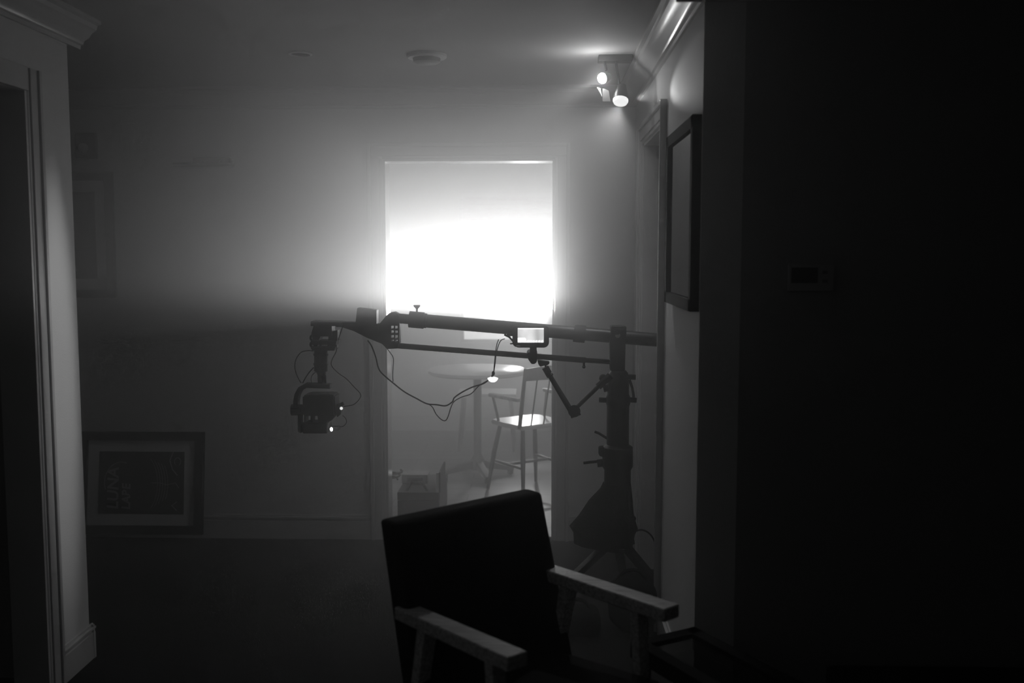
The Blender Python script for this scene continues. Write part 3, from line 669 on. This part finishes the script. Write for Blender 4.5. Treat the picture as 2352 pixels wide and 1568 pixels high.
# jacket-like black cover draped around the column foot
m = MB(); rings = []
cen = Vector((base.x, CYp, 0)); NP = 48
lv = [(1108, 33, 31, 0), (1122, 40, 33, 0), (1150, 66, 34, 2), (1185, 92, 38, 4), (1208, 108, 44, 5), (1222, 98, 40, 4), (1250, 96, 40, 4)]
for (y_, wl, wr, amp) in lv:
    row = []
    for k in range(NP):
        a = 2 * math.pi * k / NP; cx_ = math.cos(a); rad = (wr if cx_ > 0 else wr + (wl - wr) * (abs(cx_) ** 1.2))
        rad += amp * math.sin(5 * a + y_ * 0.05) + amp * .5 * math.sin(11 * a)
        row.append(m.bm.verts.new(Vector((base.x + rad * S * cx_, CYp + min(rad, 60) * S * math.sin(a), D(1418, y_).z))))
    rings.append(row)
for a_, b_ in zip(rings, rings[1:]):
    for k in range(NP): m.bm.faces.new((a_[k], a_[(k + 1) % NP], b_[(k + 1) % NP], b_[k]))
o = m.build('cloth_cover', CLOTH); tag(o, 'black cloth cover draped like a skirt round the crane column', 'cloth')
sm = o.modifiers.new('thickness', 'SOLIDIFY'); sm.thickness = 0.004
m = MB(); poly(m, [(1440, 1178), (1461, 1188), (1458, 1196), (1444, 1208)], 0.03, bevel=0.003)
o2 = m.build('cover_flap', CLOTH); o2.parent = o

# two black sandbags / bag heaped at the crane foot
def bag(label, c, sx, sy, sz, seed):
    m = MB(); g = bmesh.ops.create_uvsphere(m.bm, u_segments=32, v_segments=20, radius=1)['verts']
    rnd = random.Random(seed); ph = [rnd.uniform(0, 6) for _ in range(4)]
    for v in g:
        x, y, z = v.co; k = 1 + 0.04 * math.sin(4 * x + ph[0]) + 0.04 * math.sin(5 * y + ph[1])
        f = lambda q: math.copysign(abs(q) ** 0.6, q)
        v.co = Vector((c[0] + f(x) * sx * k, c[1] + f(y) * sy * k, sz + f(z) * sz * (1 + 0.08 * math.sin(6 * x + ph[2]))))
    zmin = min(v.co.z for v in g)
    for v in g: v.co.z -= zmin
    t = thing('sandbag', label, 'bag', (c[0], c[1], 0), 'black bags at the crane foot')
    m.build('body', CLOTH, t)
    m = MB(); m.tube(spline([(c[0] - 0.07, c[1], sz * 2 - 0.02), (c[0] - 0.03, c[1], sz * 2 + 0.03), (c[0] + 0.03, c[1], sz * 2 + 0.03), (c[0] + 0.07, c[1], sz * 2 - 0.02)], 5), 0.008, 8); m.build('handle', CLOTH, t)
    return t
bag('black sandbag slumped at the foot of the crane, beside the right doorway', (0.40, 4.18, 0), 0.105, 0.10, 0.11, 3)
bag('smaller black sandbag on the floor behind the armchair', (0.16, 4.12, 0), 0.10, 0.10, 0.055, 5)

# ------------------------------------------------------------------ gimbal with camera hanging from the crane head
gim = thing('camera_gimbal', 'black motorised camera gimbal hanging from the crane head', 'gimbal', D(737, 800))
m = MB(); m.cyl(D(737, 803), D(737, 852), 15.5 * S, 28); m.cyl(D(737, 812), D(737, 816), 17 * S, 28); m.cyl(D(737, 834), D(737, 838), 17 * S, 28); m.build('handle_column', BLKM, gim)
m = MB(); m.cyl(D(737, 850), D(739, 862), 12 * S, 20, 9 * S); m.cyl(D(739, 862), D(740, 884), 10 * S, 20); m.build('pan_motor', BLKM, gim)
m = MB(); pth = [D(760, 886), D(735, 885), D(705, 884), D(691, 892), D(684, 905), D(681, 920), D(681, 934)]
for a_, b_ in zip(pth, pth[1:]): m.bar(a_, b_ + (b_ - a_).normalized() * 0.004, 0.045, 0.021, up=(0.3, 0, 1) if abs((b_ - a_).normalized().z) < .9 else (1, 0, 0), bevel=0.003)
m.build('roll_arm', BLKM, gim)
m = MB(); m.cyl(D(670, 941), D(694, 941), 13 * S, 24); m.build('tilt_motor', BLKM, gim)
m = MB(); poly(m, [(686, 950), (694, 950), (694, 993), (687, 991)], 0.04, bevel=0.002); m.build('side_bar', BLKM, gim)
m = MB(); poly(m, [(697, 968), (757, 966), (757, 991), (700, 991)], 0.10, bevel=0.004); m.build('base_plate', BLKM, gim)
m = MB(); poly(m, [(755, 979), (781, 978), (781, 987), (755, 988)], 0.03, bevel=0.003); m.build('rod', BLKM, gim)
m = MB(); m.ball(D(761.2, 985.5, CYp - 0.052), 4.2 * S, (0.75, 0.6, 1.1)); b = m.build('status_light', LED, gim); b['label'] = 'glowing white status light'
fc = thing('film_camera', 'boxy black camera body cradled in the hanging gimbal', 'camera', D(738, 951))
m = MB(); poly(m, [(701, 905), (712, 903), (764, 902), (774, 904), (775.5, 951), (701, 951)], 0.11, bevel=0.006); m.build('body', BLKM, fc)
m = MB(); poly(m, [(775, 926), (786, 930), (786, 948), (776, 957)], 0.05, bevel=0.003); m.cyl(D(784, 924), D(788, 931), 4 * S, 10); m.build('grip', BLKM, fc)
m = MB(); poly(m, [(732, 951), (775, 951), (766, 962), (758, 966), (734, 966)], 0.06, bevel=0.002); poly(m, [(701, 951), (706, 951), (706, 967), (701, 967)], 0.05); poly(m, [(716, 951), (721, 951), (721, 967), (716, 967)], 0.05); m.build('mounting_cage', BLKM, fc)
m = MB(); m.lathe([(0, 0.075), (0.02, 0.075), (0.034, 0.07), (0.036, 0.03), (0.042, 0.025), (0.042, 0)], Matrix.Translation(D(738, 928, CYp + 0.055)) @ Matrix.Rotation(-math.pi / 2, 4, 'X'), 28); m.build('lens', BLKM, fc)
m = MB(); m.ball(D(784, 937.5, CYp - 0.03), 3.6 * S); b = m.build('tally_light', emis('tally', 1, 0.9), fc); b['label'] = 'small round white tally light'

# ------------------------------------------------------------------ monitor on the boom
YM = 4.38
SM = YM / F
mon = thing('field_monitor', 'small field monitor with bright screen clamped to the lower boom rod', 'monitor', onY(1221, 830, YM))
m = MB(); poly(m, [(1177, 752), (1182, 748), (1256, 748), (1261, 752), (1261, 787), (1258, 794), (1251, 797.5), (1189, 797.5), (1181, 794), (1177, 788)], 0.03, YM, bevel=0.002); m.build('housing', BLKM, mon)
m = MB(); poly(m, [(1189, 753), (1249, 753), (1249, 786.5), (1189, 786.5)], 0.002, YM - 0.0165); s_ = m.build('screen', SCREEN, mon, smooth=False); s_['label'] = 'glowing white screen'
m = MB(); poly(m, [(1189, 776), (1193, 775.5), (1205, 775.5), (1208.5, 778), (1208.5, 786), (1189, 786)], 0.001, YM - 0.0185)
for k in range(6): x_ = 1210 + k * 6.5; poly(m, [(x_, 782), (x_ + 5, 781), (x_ + 5, 786), (x_, 786)], 0.001, YM - 0.0185)
poly(m, [(1190, 753.5), (1249, 753.5), (1249, 755.5), (1190, 755.5)], 0.001, YM - 0.0185)
m.build('readout', SCRHI, s_, smooth=False)
m = MB(); m.ball(onY(1190, 795, YM - 0.014), 4 * SM, (1.4, .5, .6)); m.build('button', mat('button_pale', 0.4, 0.4), mon)
m = MB(); poly(m, [(1217, 797), (1232.5, 797), (1232.5, 808), (1217, 808)], 0.03, YM, bevel=0.001); m.build('mount_neck', BLKM, mon)
m = MB(); poly(m, [(1210, 807), (1217, 805.5), (1232, 805), (1234, 812), (1234, 824), (1231, 830), (1225, 832), (1219, 830), (1216, 822), (1210, 812)], 0.16, YM + 0.06, bevel=0.003); m.build('rod_clamp', BLKM, mon)
m = MB(); m.tube([onY(1177, 768, YM), onY(1164, 768, YM)], 4 * SM, 10); m.tube([onY(1178, 783, YM), onY(1170, 774, YM), onY(1158, 768, YM)], 2.4 * SM, 8); m.tube([onY(1178, 789, YM), onY(1171.5, 789, YM)], 1.5 * SM, 8); m.build('connector', BLKM, mon)

# ------------------------------------------------------------------ articulated arm
YA = 4.43
arm = thing('articulated_arm', 'jointed black articulated arm folded in a V below the boom', 'support arm', onY(1390, 870, YA))
m = MB(); poly(m, [(1234, 826), (1262, 830), (1262, 834), (1256, 838), (1246, 838), (1241, 841), (1237, 836)], 0.05, YA, bevel=0.002); m.cyl(onY(1252, 836, YA), onY(1255, 846, YA), 2 * S, 10); m.build('rod_clamp', BLKM, arm)
m = MB(); m.cyl(onY(1252, 843, YA), onY(1264, 864, YA), 8 * S, 20); m.build('end_joint', BLKM, arm)
m = MB(); m.cyl(onY(1262, 861, YA), onY(1312, 944, YA), 5.4 * S, 16, 6.6 * S); m.build('upper_link', BLKM, arm)
m = MB(); m.cyl(onY(1319, 944, YA - 0.03), onY(1319, 944, YA + 0.03), 14 * S, 24); m.cyl(onY(1310, 954, YA), onY(1332, 946, YA), 7 * S, 14); m.build('elbow_knob', BLKM, arm)
m = MB(); m.cyl(onY(1324, 936, YA), onY(1374, 888, YA), 4.6 * S, 16); m.build('lower_link', BLKM, arm)
m = MB(); m.cyl(onY(1374, 888, YA), onY(1402, 862, YA), 8 * S, 18); m.build('end_joint', BLKM, arm)
m = MB(); m.ball(onY(1266.5, 857.5, YA - 0.01), 3 * S); m.build('chrome_pin', STEEL, arm)

# ------------------------------------------------------------------ cables (each one a thing)
def cable(label, pts, r=0.0028, Y=CYp, Ys=None):
    P3 = [onY(x, y, Y if Ys is None else Ys[i]) for i, (x, y) in enumerate(pts)]
    m = MB(); m.tube(spline(P3, 8), r, 8); return tag(m.build('cable', RUB), label, 'cable')
z1 = lambda L: [(640 + x / 4.3556, 660 + y / 4.3556) for x, y in L]
z6 = lambda L: [(840 + x / 3.2667, 780 + y / 3.2667) for x, y in L]
cable('thin black cable looping out left of the hanging gimbal', z1([(345, 635), (290, 632), (225, 650), (175, 715), (162, 790), (175, 860), (200, 915), (225, 955)]), 0.0022)
cable('short black cable slanting from the gimbal column to its roll arm', z1([(350, 800), (310, 845), (270, 900), (240, 955)]), 0.0026)
cable('short black cable curling beside the gimbal pan motor', z1([(375, 840), (335, 880), (325, 920), (335, 960)]), 0.0018)
cable('long thin cable from the crane head curving right of the gimbal to the camera', z1([(640, 392), (605, 500), (575, 640), (535, 720), (530, 780), (590, 850), (680, 915), (750, 990), (815, 1060), (812, 1110), (750, 1170), (650, 1190)]), 0.0021)
cable('thin cable curling below the camera to the gimbal rod', z1([(640, 1280), (670, 1310), (678, 1350), (650, 1385), (610, 1395)]), 0.0018, CYp - 0.02)
cable('black cable sagging from the crane head across the doorway to the white plug', z6([(15, 5), (45, 50), (75, 130), (95, 210), (125, 255), (200, 320), (290, 390), (380, 440), (460, 480), (530, 487), (600, 495), (650, 465), (665, 435), (720, 395), (800, 355), (880, 330), (925, 300)]), 0.0032, CYp - 0.01)
cable('second thinner cable dipping lowest below the sagging cable', z6([(470, 482), (500, 505), (530, 560), (570, 600), (600, 605), (620, 570), (640, 505), (665, 462), (720, 430), (790, 405), (850, 345), (915, 305)]), 0.0022, CYp - 0.02)
cable('thin cable hanging straight down beside the doorway from the crane head', z6([(120, 25), (150, 55), (190, 105), (207, 140), (206, 200), (203, 260), (205, 315)]), 0.0020)
cable('thin cable dropping from the monitor to the white plug', z6([(1045, -8), (1015, 5), (995, 45), (980, 100), (972, 170), (962, 240)]), 0.0020, 4.42)
cable('thin cable strand beside the one dropping from the monitor', z6([(998, -3), (985, 30), (975, 90), (968, 150), (960, 240)]), 0.0020, 4.41)
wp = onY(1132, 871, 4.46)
t = thing('cable_plug', 'small white plug with painted glow hanging where the thin cables meet', 'plug', wp)
m = MB(); m.lathe([(0, -0.012), (0.010, -0.012), (0.018, -0.007), (0.024, 0.002), (0.024, 0.006), (0.012, 0.011), (0, 0.012)], Matrix.Translation(wp), 24); m.build('body', emis('plug_painted_glow', 1, 1.3), t)  # emission stands in for light falling on the white plug
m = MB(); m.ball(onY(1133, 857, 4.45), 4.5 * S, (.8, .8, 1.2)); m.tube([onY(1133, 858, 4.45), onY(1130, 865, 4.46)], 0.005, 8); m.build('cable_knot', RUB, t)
cable('small cable hoop on the floor right of the crane foot', [(1452, 1232), (1460, 1220), (1475, 1217), (1490, 1224), (1502, 1240), (1508, 1262)], 0.004, 4.5)

# ================================================================== FOREGROUND ARMCHAIR
AH = 0.62 * K
aL0, aL1 = onZ(900, 1376, AH), onZ(1170, 1500, AH)      # left arm top: back end, front end
aR0, aR1 = onZ(1280, 1308, AH), onZ(1560, 1404, AH)
fw_ = ((aL1 - aL0) + (aR1 - aR0)).normalized()
cenC = (aL0 + aL1 + aR0 + aR1) / 4; sdv = Vector((-fw_.y, fw_.x, 0))
half = abs((aR0 + aR1 - aL0 - aL1).dot(sdv)) / 4
Lc = (aL1 - aL0).length / 2 * 0.5 + (aR1 - aR0).length / 2 * 0.5
cenC.z = 0
ch = thing('lounge_armchair', 'charcoal upholstered armchair with pale wooden arms in the foreground', 'armchair', cenC)
def Q(a, b, z): return cenC + fw_ * a + sdv * b + Vector((0, 0, z))   # a forward, b to camera-right
def slab(m, pts_bottom, pts_top, bevel):
    vs = [m.bm.verts.new(p) for p in pts_bottom + pts_top]
    for f in ((3, 2, 1, 0), (4, 5, 6, 7), (0, 1, 5, 4), (1, 2, 6, 5), (2, 3, 7, 6), (3, 0, 4, 7)): m.bm.faces.new([vs[i] for i in f])
    bmesh.ops.bevel(m.bm, geom=list({e for v in vs for e in v.link_edges}), offset=bevel, segments=4, affect='EDGES', profile=0.6)
for s in (-1, 1):
    b0 = s * half
    m = MB(); m.bar(Q(-Lc - 0.005, b0, AH - 0.018), Q(Lc + (0.02 if s > 0 else -0.015), b0, AH - 0.012), 0.058, 0.036, w2=0.066, h2=0.038, bevel=0.007)
    for v in m.bm.verts: pass
    o = m.build('armrest', OAK, ch)
    m = MB(); m.bar(Q(Lc - 0.10, b0, AH - 0.03), Q(Lc - 0.06, b0, 0.0), 0.045, 0.032, up=fw_, w2=0.028, h2=0.024, bevel=0.004); m.build('leg', OAK, ch)
    m = MB(); m.bar(Q(-Lc + 0.11, b0, AH - 0.03), Q(-Lc - 0.02, b0, 0.0), 0.045, 0.036, up=fw_, w2=0.028, h2=0.024, bevel=0.004); m.build('leg', OAK, ch)
    m = MB(); m.bar(Q(Lc - 0.085, b0 * 0.97, 0.30), Q(-Lc + 0.04, b0 * 0.97, 0.25), 0.026, 0.055, bevel=0.004); m.build('side_rail', OAK, ch)
bw = half - 0.035
m = MB(); slab(m, [Q(-Lc + 0.03, -bw, 0.30), Q(Lc + 0.01, -bw, 0.34), Q(Lc + 0.01, bw, 0.34), Q(-Lc + 0.03, bw, 0.30)],
               [Q(-Lc + 0.03, -bw, 0.41), Q(Lc + 0.02, -bw, 0.455), Q(Lc + 0.02, bw, 0.455), Q(-Lc + 0.03, bw, 0.41)], 0.022); m.build('seat_cushion', UPH, ch)
# back cushion: tilted slab
def backslab(z0, z1, a0, a1, th):
    m = MB(); bw = half + 0.02; slab(m, [Q(a0, -bw, z0), Q(a0 + th, -bw, z0), Q(a0 + th, bw, z0), Q(a0, bw, z0)], [Q(a1, -bw * 0.98, z1), Q(a1 + th * 0.75, -bw * .98, z1), Q(a1 + th * 0.75, bw * .98, z1), Q(a1, bw * .98, z1)], 0.02); return m
ztop = 0.87
backslab(0.26, ztop, -Lc + 0.05, -Lc - 0.10, 0.10).build('backrest', UPH, ch)

# ================================================================== GLASS TABLE AND BENCH AT RIGHT EDGE
GZ = 0.47
k0 = onZ(1595, 1438, GZ); k1 = onZ(1850, 1568, GZ); d1 = (k1 - k0).normalized(); d2 = Vector((d1.y, -d1.x, 0))
if d2.y > 0: d2 = -d2
gt = thing('glass_table', 'low glass topped table with thick dark frame against the right corner', 'table', (k0 + d1 * 0.27 + d2 * 0.12) * 1.0)
gt.location.z = 0
La, Lb = 0.55, 0.24
corn = [k0, k0 + d1 * La, k0 + d1 * La + d2 * Lb, k0 + d2 * Lb]
m = MB()
cc = sum(corn, Vector()) / 4
for i in range(4):
    a_, b_ = corn[i], corn[(i + 1) % 4]; inw = (cc - (a_ + b_) / 2); inw.z = 0
    dd = (b_ - a_).normalized(); nn = Vector((-dd.y, dd.x, 0)); nn = nn if nn.dot(inw) > 0 else -nn
    m.bar(a_ + nn * 0.022 + Vector((0, 0, -0.025)), b_ + nn * 0.022 + Vector((0, 0, -0.025)), 0.044, 0.05, bevel=0.003)
m.build('frame', DWOOD, gt)
ins = [p + (cc - p).normalized() * 0.045 for p in corn]
m = MB(); m.prism([Vector((p.x, p.y, GZ - 0.012)) for p in ins], (0, 0, 0.008)); m.build('glass_top', GLASS, gt)
for p in corn:
    q = p + (cc - p).normalized() * 0.04
    m = MB(); m.bar((q.x, q.y, GZ - 0.045), (q.x, q.y, 0), 0.04, 0.04, up=d1, w2=0.03, h2=0.03, bevel=0.003); m.build('leg', DWOOD, gt)
BZ = 0.50
b0 = onZ(1893, 1522, BZ); b1 = onZ(2352, 1540, BZ)
bn = thing('bench', 'dark padded bench with rounded top at the lower right edge', 'bench', (b0.x + 0.35, b0.y - 0.2, 0))
m = MB(); m.box((b0.x, b0.y - 0.40, BZ - 0.062), (b0.x + 0.95, b0.y, BZ), 0.028); m.build('seat_pad', CLOTH, bn)
m = MB(); m.box((b0.x + 0.03, b0.y - 0.37, BZ - 0.10), (b0.x + 0.92, b0.y - 0.03, BZ - 0.058), 0.004); m.build('seat_frame', DWOOD, bn)
for dx in (0.08, 0.87):
    for dy in (-0.33, -0.07):
        m = MB(); m.bar((b0.x + dx, b0.y + dy, BZ - 0.09), (b0.x + dx, b0.y + dy, 0), 0.04, 0.04, up=(0, 1, 0), w2=0.028, h2=0.028); m.build('leg', DWOOD, bn)
